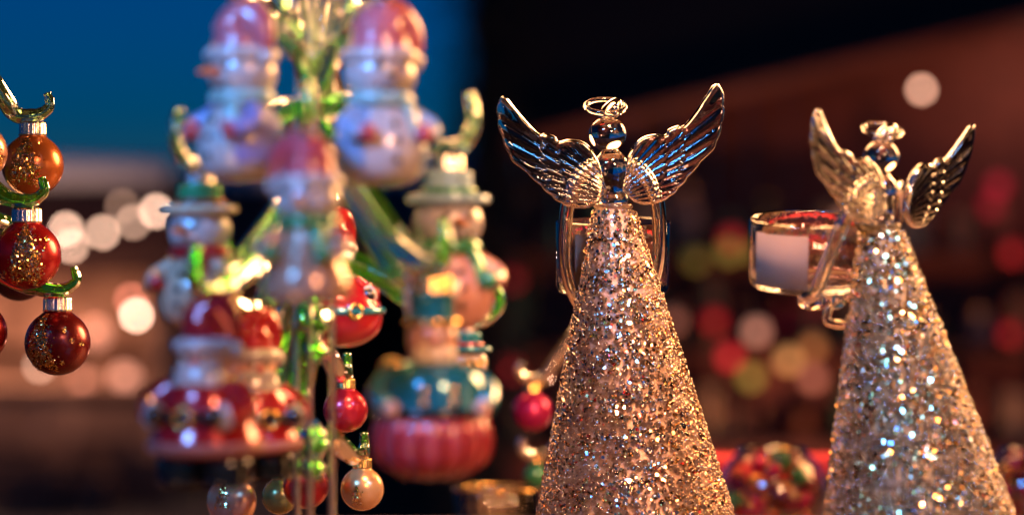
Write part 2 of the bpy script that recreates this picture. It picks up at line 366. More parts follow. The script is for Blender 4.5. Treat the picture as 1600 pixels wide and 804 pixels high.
# ------------------------------------------------------------------ baubles, caps and glass branches
def loop_geo(r, wire, z): 
    return xf(torus(r, wire, 20, 8), Matrix.Translation((0, 0, z)) @ Matrix.Rotation(R(90), 4, 'X'))
def cap(parent, z, r, h, m=SILVER):
    pr = [(r * 0.9, z - h * 0.05), (r * 1.04, z), (r, z + h * 0.12), (r, z + h * 0.82), (r * 0.94, z + h), (r * 0.3, z + h * 1.04), (0, z + h * 1.05)]
    c = obj('cap', revolve(pr, 72, ribs=18, amp=0.035), m, parent)
    obj('wire_loop', loop_geo(r * 0.42, r * 0.055, z + h * 1.05 + r * 0.32), m, c)
    return z + h * 1.05 + r * 0.74       # top of the loop
def glitter_geo(r, cen, spreadv, n, seed, tree=True):
    q = random.Random(seed); fv = []; ff = []; fc = []
    for i in range(n):
        if tree:                         # a fir sprig: side twigs along a stem
            s = q.random() ** 0.8; side = q.choice((-1, 1)); L = (1 - s) * 0.55 * q.random()
            u = side * L * 0.95 + q.gauss(0, 0.03); v = (s - 0.45) * 1.25 - L * 0.55 + q.gauss(0, 0.03); v = v if q.random() < 0.85 else q.uniform(-0.6, 0.6)
        else: u, v = q.gauss(0, 0.4), q.gauss(0, 0.4)
        az = cen[0] + u * spreadv; el = cen[1] + v * spreadv
        d = Vector((sin(az) * cos(el), -cos(az) * cos(el), sin(el))); nn = (d + Vector((q.gauss(0, 1), q.gauss(0, 1), q.gauss(0, 1))) * 0.35).normalized()
        e = nn.orthogonal().normalized(); h = nn.cross(e); s = q.uniform(0.00022, 0.00042); o = len(fv); c = d * (r + q.uniform(0.0001, 0.0006))
        for k in range(5): fv.append(tuple(c + e * (s * cos(1.2566 * k)) + h * (s * sin(1.2566 * k))))
        ff.append(tuple(range(o, o + 5))); g0 = q.choice([(0.95, 0.62, 0.22), (1.0, 0.78, 0.45), (0.75, 0.42, 0.12)])
        fc += [(*g0, 1)] * 5
    return fv, ff, fc
def bauble(label, c, r, m, group=None, capm=SILVER, glit=None, seed=1, seg=40, caps=1.0, name='bauble'):
    t = thing(name, label, 'bauble', c, 0, group)
    pr = [(0, -r)] + [(r * sin(a), -r * cos(a)) for a in [pi * k / 22 for k in range(1, 20)]] 
    pr = [p for p in pr if p[1] < r * 0.90] + [(r * 0.41, r * 0.95), (r * 0.40, r * 1.06)]
    s = obj('ball', revolve(pr, seg), m, t)
    top = cap(t, r * 0.97, r * 0.43 * caps, r * 0.44 * caps, capm)
    if glit:
        g_ = glitter_geo(r, glit[0], glit[1], glit[2], seed); o = obj('glitter_sprig', g_[:2], FLAKE, s, smooth=False, colors=g_[2]); o['kind'] = 'stuff'
        for k, (az, el) in enumerate(glit[3] if len(glit) > 3 else ()):
            gd = glitter_geo(r, (az, el), 0.10, 26, seed + 9 + k, False); o = obj('glitter_dot', gd[:2], FLAKE, s, smooth=False, colors=gd[2]); o['kind'] = 'stuff'
    return t, Vector(c) + Vector((0, 0, top))
def satin(name, c, c2=None): return mat(name, c, 0.27, 0.55, coat=0.25, noise=(60, c2 or tuple(v * 0.75 for v in c)))
S_RED = satin('satin_red', (0.48, 0.012, 0.016)); S_DARK = satin('satin_dark_red', (0.19, 0.006, 0.008)); S_ORG = satin('satin_copper_gold', (0.62, 0.17, 0.04))
S_GOLD = satin('satin_pale_gold', (0.78, 0.44, 0.18)); S_PLUM = satin('satin_plum', (0.10, 0.02, 0.05)); S_MAG = satin('satin_magenta', (0.62, 0.02, 0.14)); S_ROSEG = satin('satin_rose_gold', (0.75, 0.36, 0.22)); S_OLV = satin('satin_olive', (0.25, 0.22, 0.06))

def branch(tree, ring, tx, ty, z0, r0=0.0048, r1=0.0022, m=GREEN, curl=0.016, seg=20, out=None):
    d = Vector((ring.x - tx, ring.y - ty, 0)); L = d.length; d = d / L if L > 1e-5 else Vector((1, 0, 0))
    if out: d2 = Vector((out[0], out[1], 0)).normalized()
    else: d2 = d
    hk = ring - Vector((0, 0, 0.0018))
    p = [Vector((tx, ty, z0)), Vector((tx, ty, z0)) + d * (L * 0.30) + Vector((0, 0, (hk.z - z0) * 0.30 + 0.004)), Vector((tx, ty, hk.z)) + d * (L * 0.72) + Vector((0, 0, (z0 - hk.z) * 0.2)),
         hk - d2 * 0.008 + Vector((0, 0, 0.001)), hk, hk + d2 * curl * 0.45 + Vector((0, 0, 0.0012)), hk + d2 * curl * 0.72 + Vector((0, 0, curl * 0.40)), hk + d2 * curl * 0.60 + Vector((0, 0, curl * 0.85))]
    q = smooth_prof([tuple(v) for v in p], 9); n = len(q)
    rad = [(r0 + (r1 - r0) * min(1, i / n * 1.1)) * (1 + 0.03 * sin(i * 0.9)) * (1 if i < n - 4 else 0.9) for i in range(n)]
    return obj('branch', tube(q, rad, seg, 5, 0.12, 3.0, 1.0), m, tree)
def trunk(tree, rods, z0, z1, m, r=0.0022):
    for (dx, dy) in rods:
        obj('trunk_rod', tube([(dx, dy, z0 + (z1 - z0) * i / 12) for i in range(13)], [r * (1 + 0.06 * sin(i * 2.2 + dx * 900)) for i in range(13)], 12), m, tree)
def local(p, t): return Vector(p) - t.location
def base_disc(tree, r=0.035): obj('foot', revolve(sprof([(0, 0), (r, 0), (r, 0.003), (r * 0.5, 0.006), (r * 0.25, 0.012), (0, 0.014)], 4), 40), GLASS, tree)

# left-hand glass tree, trunk just outside the picture
lt = thing('glass_ornament_tree', 'green glass ornament tree hung with satin gold and red baubles', 'ornament tree', (at(-130, 0, 1.0).x, 1.0, ZT))
base_disc(lt); trunk(lt, [(0, 0), (0.004, 0.003), (-0.004, 0.003)], 0.008, 0.24, PALEGREEN)
def lbauble(label, px, py, rp, d, m, gl, seed, z0, bm=GREEN, r0=0.0045, out=None):
    t_, ring = bauble(label, at(px, py, d), span(rp, d), m, 'satin baubles on the left glass tree', SILVER, gl, seed, 56)
    branch(lt, local(ring, lt), 0, 0, local((0, 0, z0), lt).z, r0, 0.0018, bm, 0.011, out=out); return ring
lbauble('copper gold satin bauble with glitter sprig under pale green glass hook', 51, 258, 48, 1.02, S_ORG, (( -0.1, 0.20), 1.35, 2000), 5, ZC + 0.105, PALEGREEN, out=(1, -0.25))
lbauble('bright red satin bauble with gold glitter sprig above the dark red bauble', 42, 399, 53, 0.985, S_RED, ((0.15, 0.05), 1.45, 2600, [(-0.6, -0.5), (0.9, 0.5)]), 6, ZC + 0.045, out=(1, -0.3))
lbauble('dark red satin bauble with gold glitter sprig and dots, lowest on its glass tree', 90, 535, 51, 1.0, S_DARK, ((-0.45, 0.05), 1.35, 2400, [(0.42, 0.42), (0.62, 0.10), (0.35, -0.62), (0.95, 0.0), (0.1, -0.9)]), 7, ZC + 0.004, out=(1, -0.1))
lbauble('rose gold satin bauble cut off beside the copper gold one', -34, 238, 45, 0.96, S_ROSEG, ((0.9, 0.1), 0.8, 500), 8, ZC + 0.10)
lbauble('dark plum satin bauble behind the bright red one', 30, 425, 45, 1.06, S_PLUM, None, 9, ZC + 0.03)
lbauble('red satin bauble with glitter dots level with the dark red one', -38, 520, 49, 0.99, S_RED, ((0.8, 0.1), 0.6, 300), 10, ZC + 0.02)

# ------------------------------------------------------------------ figures hung on the big glass tree
def eyes(p, z, y, dx, r):
    for s in (-1, 1): obj('eye', ellipsoid(r, r * 0.7, r * 1.2, (s * dx, y, z), 10, 8), BLK, p)
def santa_hat(t, S, z, r, hm, droop=1):
    q = smooth_prof([(0, 0, z), (0, 0, z + 0.10), (0.02 * droop, 0, z + 0.17), (0.08 * droop, 0, z + 0.20), (r * 0.95 * droop, 0, z + 0.13), (r * 1.12 * droop, 0, z + 0.02)], 6); n = len(q)
    rr = [max(0.03, r * (1 - 0.10 * i / 6) if i < 8 else r * 0.98 * (1 - (i - 8) / (n - 8) * 0.78)) for i in range(n)]
    h = obj('hat', scale(tube(q, rr, 20), S), hm, t)
    obj('pompom', scale(ellipsoid(0.055, 0.055, 0.055, (r * 1.12 * droop, 0, z - 0.02), 16, 10), S), WHITE, h)
    obj('fur_brim', scale(torus(r * 0.98, 0.045, 28, 10, z=z), S), WHITE, h)
    obj('dome', scale(revolve(sprof([(r * 0.97, z), (r * 0.9, z + 0.08), (r * 0.6, z + 0.16), (0.09, z + 0.2), (0, z + 0.2)], 4), 24), S), hm, h)
def top_hat(t, S, z, r, hm, bm, band):
    h = obj('hat', scale(revolve(sprof([(r * 0.8, z), (r * 0.74, z + 0.05), (r * 0.72, z + 0.12), (r * 0.70, z + 0.145), (r * 0.5, z + 0.16), (0, z + 0.16)], 4), 28), S), hm, t)
    obj('hat_brim', scale(revolve(sprof([(r * 0.7, z - 0.02), (r * 1.15, z - 0.025), (r * 1.25, z), (r * 1.15, z + 0.022), (r * 0.7, z + 0.025)], 4), 32), S), bm, h)
    obj('hat_band', scale(torus(r * 0.78, 0.016, 28, 8, z=z + 0.045), S), band, h)
def scarf(t, S, z, r, m, az0):
    s_ = obj('scarf', scale(torus(r, 0.045, 28, 10, z=z), S), m, t)
    d = (sin(az0), -cos(az0))
    obj('scarf_end', scale(tube(smooth_prof([(d[0] * r * 1.05, d[1] * r * 1.05, z), (d[0] * r * 1.45, d[1] * r * 1.45, z - 0.10), (d[0] * r * 1.62, d[1] * r * 1.62, z - 0.22)], 5), 0.045, 10, flat=0.5), S), m, s_)
def hang(px, ytop, ybot, d): 
    S = span(ybot - ytop, d); return at(px, ybot, d), S
def snowman(label, px, ytop, ybot, d, face, hat, hm, sm, vest=None, bell=False, droop=1, capm=GOLD, brim=None, bodym=None):
    loc, S = hang(px, ytop, ybot, d); bodym = bodym or WHITE
    t = thing('snowman_ornament', label, 'ornament', loc, face, 'snowman ornaments on the glass tree')
    pr = [(0, 0.0), (0.12, 0.005), (0.215, 0.06), (0.25, 0.17), (0.235, 0.28), (0.18, 0.38), (0.13, 0.44), (0.12, 0.48)]
    if bell: pr = [(0, 0.02), (0.22, 0.0), (0.26, 0.05), (0.25, 0.14), (0.20, 0.26), (0.16, 0.36), (0.13, 0.44), (0.12, 0.48)]
    bd = obj('body', scale(revolve(sprof(pr, 5), 36), S), bodym, t)
    for zz in (0.14, 0.24, 0.33): obj('button', scale(ellipsoid(0.022, 0.014, 0.022, (0, -0.25 if zz < 0.3 else -0.215, zz), 10, 8), S), BLK, bd)
    if vest:
        obj('vest', scale(revolve([(r * 1.02 + 0.004, z) for r, z in sprof(pr, 5) if 0.10 < z < 0.42], 28, R(-50), R(230)), S), vest, bd)
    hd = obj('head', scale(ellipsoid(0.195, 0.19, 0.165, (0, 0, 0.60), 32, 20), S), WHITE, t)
    eyes(hd, 0.635 * S, -0.178 * S, 0.07 * S, 0.020 * S)
    obj('nose', scale(tube([(0, -0.18, 0.60), (0, -0.25, 0.60), (0.01, -0.33, 0.59)], [0.036, 0.024, 0.006], 12), S), ORANGE, hd)
    for k in range(5): obj('mouth_dot', scale(ellipsoid(0.013, 0.01, 0.013, (-0.07 + 0.035 * k, -0.165, 0.535 - 0.012 * (2 - abs(k - 2))), 8, 6), S), BLK, hd)
    for s in (-1, 1):
        a = obj('arm', scale(tube(smooth_prof([(s * 0.15, -0.05, 0.39), (s * 0.24, -0.12, 0.32), (s * 0.19, -0.22, 0.27)], 5), [0.055] * 11, 12), S), vest or bodym, bd)
        obj('mitten', scale(ellipsoid(0.052, 0.05, 0.055, (s * 0.16, -0.235, 0.28), 14, 10), S), PINK if vest else sm, bd)
    scarf(t, S, 0.465, 0.145, sm, R(35))
    if hat == 'santa': santa_hat(t, S, 0.70, 0.175, hm, droop); zt = 0.87
    else: top_hat(t, S, 0.73, 0.19, hm, brim or hm, sm); zt = 0.875
    top = cap(t, zt * S, 0.085 * S, 0.10 * S, capm)
    return loc + Vector((0, 0, top))
def santa(label, px, ytop, ybot, d, face, round_=False, capm=GOLD):
    loc, S = hang(px, ytop, ybot, d)
    t = thing('santa_ornament', label, 'ornament', loc, face, 'father christmas ornaments on the glass tree')
    if round_: pr = [(0, 0.0), (0.20, 0.01), (0.34, 0.10), (0.38, 0.24), (0.33, 0.38), (0.22, 0.48), (0.17, 0.54)]
    else: pr = [(0, 0.15), (0.20, 0.15), (0.30, 0.20), (0.275, 0.30), (0.24, 0.40), (0.21, 0.50), (0.16, 0.57), (0.12, 0.60)]
    co = obj('coat', scale(revolve(sprof(pr, 5), 36), S), RED, t)
    if not round_:
        obj('fur_hem', scale(torus(0.275, 0.042, 32, 10, z=0.21), S), mat('fur_trim', (0.36, 0.13, 0.11), 0.6), co)
        for s in (-1, 1):
            obj('boot', scale(join(revolve(sprof([(0, 0.01), (0.12, 0.0), (0.135, 0.05), (0.12, 0.16), (0, 0.17)], 4), 20)), S), BLK, t, loc=(s * 0.125 * S, -0.02 * S, 0))
    obj('belt', scale(torus(0.262 if not round_ else 0.375, 0.032, 32, 8, z=0.37 if not round_ else 0.27), S), BLK if not round_ else TEAL, co)
    obj('buckle', scale(torus(0.05, 0.014, 16, 8), S), GOLD, co, loc=(0, -(0.285 if not round_ else 0.40) * S, (0.37 if not round_ else 0.27) * S), rot=(R(90), 0, 0))
    hd = obj('head', scale(ellipsoid(0.15, 0.145, 0.14, (0, 0, 0.66), 28, 18), S), SKIN, t)
    eyes(hd, 0.69 * S, -0.135 * S, 0.05 * S, 0.016 * S)
    obj('nose', scale(ellipsoid(0.026, 0.03, 0.024, (0, -0.15, 0.655), 12, 8), S), PINK, hd)
    obj('beard', scale(ellipsoid(0.15, 0.10, 0.155, (0, -0.09, 0.53), 24, 14), S), WHITE, hd)
    for s in (-1, 1):
        obj('moustache', scale(ellipsoid(0.06, 0.03, 0.024, (s * 0.05, -0.155, 0.62), 12, 8), S), WHITE, hd)
        a = obj('sleeve', scale(tube(smooth_prof([(s * 0.17, -0.02, 0.52), (s * 0.27, -0.08, 0.43), (s * 0.21, -0.21, 0.38)], 5), [0.07] * 11, 14), S), RED, t)
        obj('cuff', scale(ellipsoid(0.07, 0.045, 0.075, (s * 0.20, -0.215, 0.38), 14, 10), S), WHITE, a)
        obj('mitten', scale(ellipsoid(0.05, 0.05, 0.055, (s * 0.17, -0.265, 0.385), 12, 8), S), BLK, a)
    santa_hat(t, S, 0.74, 0.14, RED, 1)
    top = cap(t, 0.905 * S, 0.075 * S, 0.085 * S, capm)
    return loc + Vector((0, 0, top))
def drummer(label, px, ytop, ybot, d, face):
    loc, S = hang(px, ytop, ybot, d)
    t = thing('soldier_ornament', label, 'ornament', loc, face)
    pants = obj('striped_trousers', scale(revolve(sprof([(0, 0), (0.15, 0.01), (0.26, 0.09), (0.285, 0.20), (0.255, 0.30), (0.20, 0.33)], 6), 60, ribs=15, amp=0.035), S), PINK, t)
    for k in range(15):
        a = 2 * pi * k / 15 + pi / 15
        pth = [(r * 1.012 * cos(a), r * 1.012 * sin(a), z) for r, z in sprof([(0.14, 0.012), (0.26, 0.09), (0.285, 0.20), (0.255, 0.30)], 4)]
        obj('stripe', scale(tube(pth, 0.016, 6), S), RED, pants)
    jk = obj('jacket', scale(revolve(sprof([(0.20, 0.28), (0.275, 0.31), (0.275, 0.40), (0.25, 0.50), (0.17, 0.56), (0.10, 0.58)], 5), 36), S), TEAL, t)
    obj('belt', scale(torus(0.275, 0.022, 32, 8, z=0.33), S), BLK, jk)
    for k, zz in enumerate((0.38, 0.44, 0.50)):
        for s in (-1, 1): obj('button', scale(ellipsoid(0.024, 0.018, 0.024, (s * 0.07, -0.262 + 0.03 * k * (k > 1), zz), 10, 8), S), GOLD, jk)
    for s in (-1, 1):
        a = obj('sleeve', scale(tube(smooth_prof([(s * 0.18, 0, 0.52), (s * 0.27, -0.05, 0.43), (s * 0.24, -0.17, 0.36)], 5), [0.055] * 11, 12), S), TEAL, t)
        obj('epaulette', scale(ellipsoid(0.07, 0.07, 0.03, (s * 0.19, 0, 0.56), 14, 8), S), GOLD, a)
        obj('hand', scale(ellipsoid(0.045, 0.05, 0.045, (s * 0.22, -0.20, 0.35), 12, 8), S), SKIN, a)
    hd = obj('head', scale(ellipsoid(0.125, 0.125, 0.13, (0, 0, 0.68), 28, 18), S), SKIN, t)
    eyes(hd, 0.70 * S, -0.115 * S, 0.045 * S, 0.014 * S)
    obj('beard', scale(ellipsoid(0.11, 0.06, 0.07, (0, -0.085, 0.60), 20, 12), S), CREAM, hd)
    obj('nose', scale(ellipsoid(0.02, 0.028, 0.022, (0, -0.13, 0.675), 10, 8), S), PINK, hd)
    h = obj('shako', scale(revolve(sprof([(0.125, 0.75), (0.115, 0.80), (0.115, 0.88), (0.13, 0.905), (0.10, 0.915), (0, 0.915)], 4), 28), S), TEAL, t)
    obj('hat_band', scale(torus(0.125, 0.018, 24, 8, z=0.765), S), GOLD, h)
    top = cap(t, 0.905 * S, 0.095 * S, 0.085 * S, GOLD)
    return loc + Vector((0, 0, top))

TX, TY = at(492, 0, 0.84).x, 0.84
gt = thing('glass_ornament_tree', 'green glass ornament tree hung with painted snowmen and father christmas figures', 'ornament tree', (TX, TY, ZT))
base_disc(gt, 0.05)
trunk(gt, [(-0.0015, -0.003), (0.0060, 0.0), (-0.0066, 0.003)], 0.008, 0.33, mat('trunk_glass', (0.93, 0.95, 0.90), 0.02, 0, 0.95, 1.5, coat=0.2), 0.0013)
HATP = paint('muted_red_paint', (0.50, 0.13, 0.15)); MINT = paint('mint_paint', (0.25, 0.42, 0.38)); LILAC = paint('lilac_paint', (0.24, 0.21, 0.42)); SKYP = paint('sky_blue_paint', (0.22, 0.34, 0.52))  # paler, less saturated paints for the two upper snowmen
def hook(ring, up, m=GREEN, r0=0.0042, **k): branch(gt, local(ring, gt), 0, 0, local(ring, gt).z + up, r0, 0.0019, m, **k)
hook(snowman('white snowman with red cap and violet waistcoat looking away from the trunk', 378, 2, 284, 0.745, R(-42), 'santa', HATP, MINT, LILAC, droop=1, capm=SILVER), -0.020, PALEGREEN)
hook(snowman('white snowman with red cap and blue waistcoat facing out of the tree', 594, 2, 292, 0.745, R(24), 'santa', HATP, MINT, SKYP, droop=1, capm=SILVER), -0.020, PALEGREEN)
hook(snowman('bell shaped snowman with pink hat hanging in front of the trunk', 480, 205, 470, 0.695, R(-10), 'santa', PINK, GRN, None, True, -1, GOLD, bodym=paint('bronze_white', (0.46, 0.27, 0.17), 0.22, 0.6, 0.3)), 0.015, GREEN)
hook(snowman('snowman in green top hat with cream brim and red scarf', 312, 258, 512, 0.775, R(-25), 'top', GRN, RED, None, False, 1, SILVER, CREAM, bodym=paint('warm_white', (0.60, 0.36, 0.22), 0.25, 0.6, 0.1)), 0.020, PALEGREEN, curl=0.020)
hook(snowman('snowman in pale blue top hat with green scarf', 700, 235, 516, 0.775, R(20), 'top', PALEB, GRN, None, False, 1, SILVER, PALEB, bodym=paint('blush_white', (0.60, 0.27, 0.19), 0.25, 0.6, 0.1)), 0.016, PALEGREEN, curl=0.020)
hook(santa('father christmas in red coat with wide fur hem, hanging under the green hatted snowman', 322, 462, 758, 0.735, R(-18)), 0.030, GREEN, r0=0.0055)
hook(santa('slim father christmas with gold cap beside the wide hemmed one', 392, 486, 748, 0.81, R(28)), 0.035, GREEN)
hook(drummer('toy soldier in teal jacket with pink striped trousers', 675, 428, 745, 0.735, R(8)), 0.035, GREEN, r0=0.0060)
hook(santa('round bellied father christmas with teal belt hanging behind the trunk', 518, 330, 542, 0.91, R(30), True), 0.02, GREEN)
hook(snowman('small snowman in teal top hat behind the toy soldier', 730, 500, 664, 0.85, R(30), 'top', TEAL, RED, None, False, 1, SILVER, TEAL, bodym=PINK), 0.02, GREEN)
for (lb, px, py, rp, d, m, gl) in [('pale gold bauble with glitter dots below green glass hook', 566, 763, 34, 0.965, S_GOLD, ((-0.2, -0.25), 0.7, 220)),
        ('peach gold bauble hanging under the father christmas figures', 362, 782, 39, 0.95, S_ROSEG, ((-0.3, 0.3), 0.8, 260)),
        ('shiny red bauble hanging against the glass trunk', 540, 640, 35, 0.96, satin('glossy_red', (0.55, 0.015, 0.03)), None),
        ('deep red bauble low on the glass trunk', 478, 758, 36, 0.955, S_RED, None),
        ('olive and red bauble beside the deep red one', 437, 775, 28, 1.0, S_OLV, None)]:
    t_, ring = bauble(lb, at(px, py, d), span(rp, d), m, 'small baubles low on the glass tree', GOLD, gl, px, 40)
    hook(ring, 0.012, GREEN, 0.0040, curl=0.010)
CLEARG = mat('clear_green_glass', (0.80, 0.95, 0.82), 0.01, 0, 1.0, 1.45)
for k in range(14):                         # fine glass strands fanning out of the trunk
    a = 2 * pi * k / 14 + 0.2; rr_ = 0.016 + 0.005 * (k % 3); zb = 0.135 + 0.055 + 0.006 * (k % 4)
    obj('strand', tube(smooth_prof([(0.002 * cos(a), 0.002 * sin(a), zb), (rr_ * 0.35 * cos(a), rr_ * 0.35 * sin(a), zb + 0.025), (rr_ * cos(a), rr_ * sin(a), zb + 0.045), (rr_ * 1.5 * cos(a), rr_ * 1.5 * sin(a), zb + 0.050)], 6), 0.0009, 8), CLEARG, gt)
# free branches without ornaments
for (px, py, d, up, m, r0) in [(640, 425, 0.77, 0.050, GREEN, 0.0060), (405, 10, 0.90, -0.03, PALEGREEN, 0.004), (575, 15, 0.90, -0.03, PALEGREEN, 0.004), (450, 20, 0.79, -0.034, PALEGREEN, 0.0035), (540, 25, 0.79, -0.034, PALEGREEN, 0.0035), (440, 205, 0.92, 0.004, PALEGREEN, 0.0035), (545, 165, 0.93, 0.010, PALEGREEN, 0.0035),
                               (415, 575, 0.88, 0.030, GREEN, 0.0060), (455, 620, 0.86, 0.030, GREEN, 0.0065), (372, 420, 0.79, 0.022, GREEN, 0.0055)]:
    branch(gt, local(at(px, py, d), gt), 0, 0, local(at(px, py, d), gt).z + up, r0, 0.002, m, 0.012)

# ------------------------------------------------------------------ behind the angels: small tree, jars, tray
bt = thing('glass_ornament_tree', 'amber lit glass ornament tree behind the pinkish angel', 'ornament tree', (at(935, 0, 1.36).x, 1.36, ZS))
base_disc(bt, 0.03); trunk(bt, [(0, 0), (0.004, 0.002)], 0.008, 0.16, GLASS)
AMBER_LIT = mat('gold_lit_glass', (1.0, 0.80, 0.55), 0.02, 0, 0.9, 1.5, coat=0.5)  # warm light on the glass put into its amber tint
for (lb, px, py, rp, d, m) in [('magenta faceted bauble hanging behind the pinkish angel', 832, 642, 31, 1.34, S_MAG), ('small green bauble below the magenta one', 838, 742, 20, 1.36, GRN)]:
    t_, ring = bauble(lb, at(px, py, d), span(rp, d), m, None, GOLD, None, 1, 12 if m is S_MAG else 24)
    branch(bt, local(ring, bt), 0, 0, local(ring, bt).z + (0.030 if m is S_MAG else 0.012), 0.0045, 0.0025, AMBER_LIT, 0.012)
p = at(776, 0, 1.33)
t = thing('glass_tumbler', 'fluted clear glass tumbler on the shelf beside the pinkish angel', 'tumbler', (p.x, 1.33, ZS))
hgt = (ZC - span(762 - 402, 1.33)) - ZS; r_ = span(66, 1.33)
obj('vessel', revolve([(0, 0), (r_ * 0.86, 0), (r_ * 0.9, 0.002), (r_, hgt - 0.001), (r_ - 0.0008, hgt), (r_ - 0.0016, hgt - 0.001), (r_ * 0.82, 0.005), (0, 0.005)], 96, ribs=24, amp=0.03), GLASS, t)
obj('gold_rim', torus(r_ * 1.01, 0.0008, 64, 8, z=hgt), GOLD, t)
def globe_jar(label, px, ytop, rp, d, seed, minis):
    r = span(rp, d); c = at(px, ytop + rp, d); zb = ZS
    t = thing('glass_bowl', label, 'bowl', (c.x, d, zb), 0, 'round glass bowls of tiny baubles')
    zc = c.z - zb; lo = max(-r * 0.9, -zc + 0.0005); op = 0.80
    ang0 = math.acos(min(1, max(-1, -lo / r)))
    A = [ang0 + (pi - 0.62 - ang0) * k / 24 for k in range(25)]
    outer = [(0, lo)] + [(r * sin(a), -r * cos(a)) for a in A]; ri = r - 0.0016
    inn = [(ri * sin(a), -ri * cos(a)) for a in A[::-1] if -ri * cos(a) > lo + 0.003] + [(0, lo + 0.003)]
    ves = obj('vessel', shift(revolve(outer + inn, 56), 0, 0, zc), GLASS, t)
    rr = r * sin(A[-1]); obj('rim', torus(rr - 0.0008, 0.0022, 48, 10, z=zc - r * cos(A[-1])), GLASS, t)
    q = random.Random(seed); placed = []
    cols = [('magenta', S_MAG), ('red', S_RED), ('green', GRN), ('magenta', S_MAG), ('orange', S_ORG), ('dark red', S_DARK)]
    tries = 0
    while len(placed) < minis and tries < 4000:
        tries += 1; s = q.uniform(0.0050, 0.0072); e = Vector((q.uniform(-1, 1), q.uniform(-1, 1), q.uniform(-1, 0.75))) * r
        if e.length > ri - s - 0.0005 or e.z - s < lo + 0.0035: continue
        if any((e - e2).length < s + s2 for e2, s2 in placed): continue
        placed.append((e, s)); nm, m = cols[len(placed) % 6]
        o = thing('tiny_bauble', f'tiny {nm} bauble piled inside a round glass bowl', 'bauble', (c.x + e.x, d + e.y, zb + zc + e.z), 0, f'tiny {nm} baubles in the glass bowls')
        obj('ball', ellipsoid(s, s, s, seg=14, rings=9), m, o); obj('cap', revolve([(s * 0.35, s * 0.9), (s * 0.35, s * 1.2), (0, s * 1.22)], 12), GOLD, o, rot=(q.uniform(-1, 1), q.uniform(-1, 1), 0))
globe_jar('round clear glass bowl of tiny baubles between the two angels', 1207, 688, 88, 1.40, 4, 30)
globe_jar('round clear glass bowl of tiny baubles at the far side of the golden angel', 1612, 690, 80, 1.40, 9, 26)
p0, p1 = at(1095, 712, 1.53), at(1330, 738, 1.53)
t = thing('cloth_box', 'low red cloth covered box on the shelf behind the glass bowl', 'box', ((p0.x + p1.x) / 2, 1.535, ZS))
wx = (p1.x - p0.x) / 2; hz = p0.z - ZS
obj('side', box(-wx, wx, -0.02, 0.02, 0, hz - 0.011), WOOD, t, smooth=False); obj('lid', box(-wx - 0.002, wx + 0.002, -0.023, 0.023, hz - 0.0105, hz), REDCLOTH, t, smooth=False, bevel=0.002)

# ------------------------------------------------------------------ stall across the lane (right background, about 10 m away)
BLKW = mat('shade_black_board', (0.022, 0.015, 0.013), 0.8, bump=(30, 0.4, 0.01))  # black stands for the shade under the stall roof
t = thing('market_stall', 'tall red brown timber stall with coloured lights behind the angels', 'stall', (at(1290, 0, 10.6).x, 10.6, 0))
x0 = at(748, 0, 10.6).x - t.location.x; x1 = 2.4
n = 22
for i in range(n):
    a = x0 + (x1 - x0) * i / n; b = x0 + (x1 - x0) * (i + 1) / n - 0.004
    obj('plank', box(a, b, 0.55, 0.58, 0, 4.30), WOODR, t, smooth=False)
for xx in (x0 + 0.06, x1 - 0.05): obj('post', box(xx - 0.06, xx + 0.06, -0.62, -0.50, 0, 4.1), WOOD if xx < 0 else WOODR, t, smooth=False)
obj('roof', xf(box(x0 - 0.1, x1 + 0.1, -0.95, 0.75, 0, 0.06), Matrix.Translation((0, 0, 4.50)) @ Matrix.Rotation(R(14), 4, 'X')), WOOD, t, smooth=False)  # set high, out of view, to keep sky out of the glass
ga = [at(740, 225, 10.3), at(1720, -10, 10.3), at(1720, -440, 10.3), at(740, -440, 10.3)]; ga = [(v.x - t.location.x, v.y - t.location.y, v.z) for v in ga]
obj('shade_panel', (ga + [(x, y + 0.03, z) for x, y, z in ga], [(0, 1, 2, 3), (7, 6, 5, 4), (0, 4, 5, 1), (1, 5, 6, 2), (2, 6, 7, 3), (3, 7, 4, 0)]), BLKW, t, smooth=False)  # added black panel in place of the dark roof interior
obj('rafter', tube([(ga[0][0], -0.28, ga[0][2] - 0.02), (ga[1][0], -0.28, ga[1][2] - 0.02)], 0.06, 4), WOODR, t, smooth=False)
for zz in (1.12, 1.55, 1.98): obj('shelf', box(x0 + 0.02, x1 - 0.1, 0.22, 0.545, zz - 0.03, zz), WOOD, t, smooth=False)
obj('counter', box(x0, x1, -0.7, -0.1, 0.45, 0.5), WOODR, t, smooth=False); obj('counter_front', box(x0, x1, -0.66, -0.62, 0, 0.445), WOODR, t, smooth=False)
def ball_light(px, py, d, dia, c, e, label, group, name='fairy_light'):
    o = thing(name, label, 'lamp', at(px, py, d), 0, group); r = dia / 2
    obj('globe', ellipsoid(r, r, r, seg=20, rings=12), mat('glow_%s_%d' % (label[:12], int(e * 100)), c, 0.3, emit=c, estr=e), o)
    obj('socket', revolve([(r * 0.4, r * 0.92), (r * 0.42, r * 1.6), (0, r * 1.65)], 14), BLK, o)
CL = {'red': (1.0, 0.04, 0.05), 'amber': (1.0, 0.50, 0.16), 'green': (0.42, 0.34, 0.06), 'peach': (1.0, 0.45, 0.30), 'crimson': (0.65, 0.02, 0.05)}
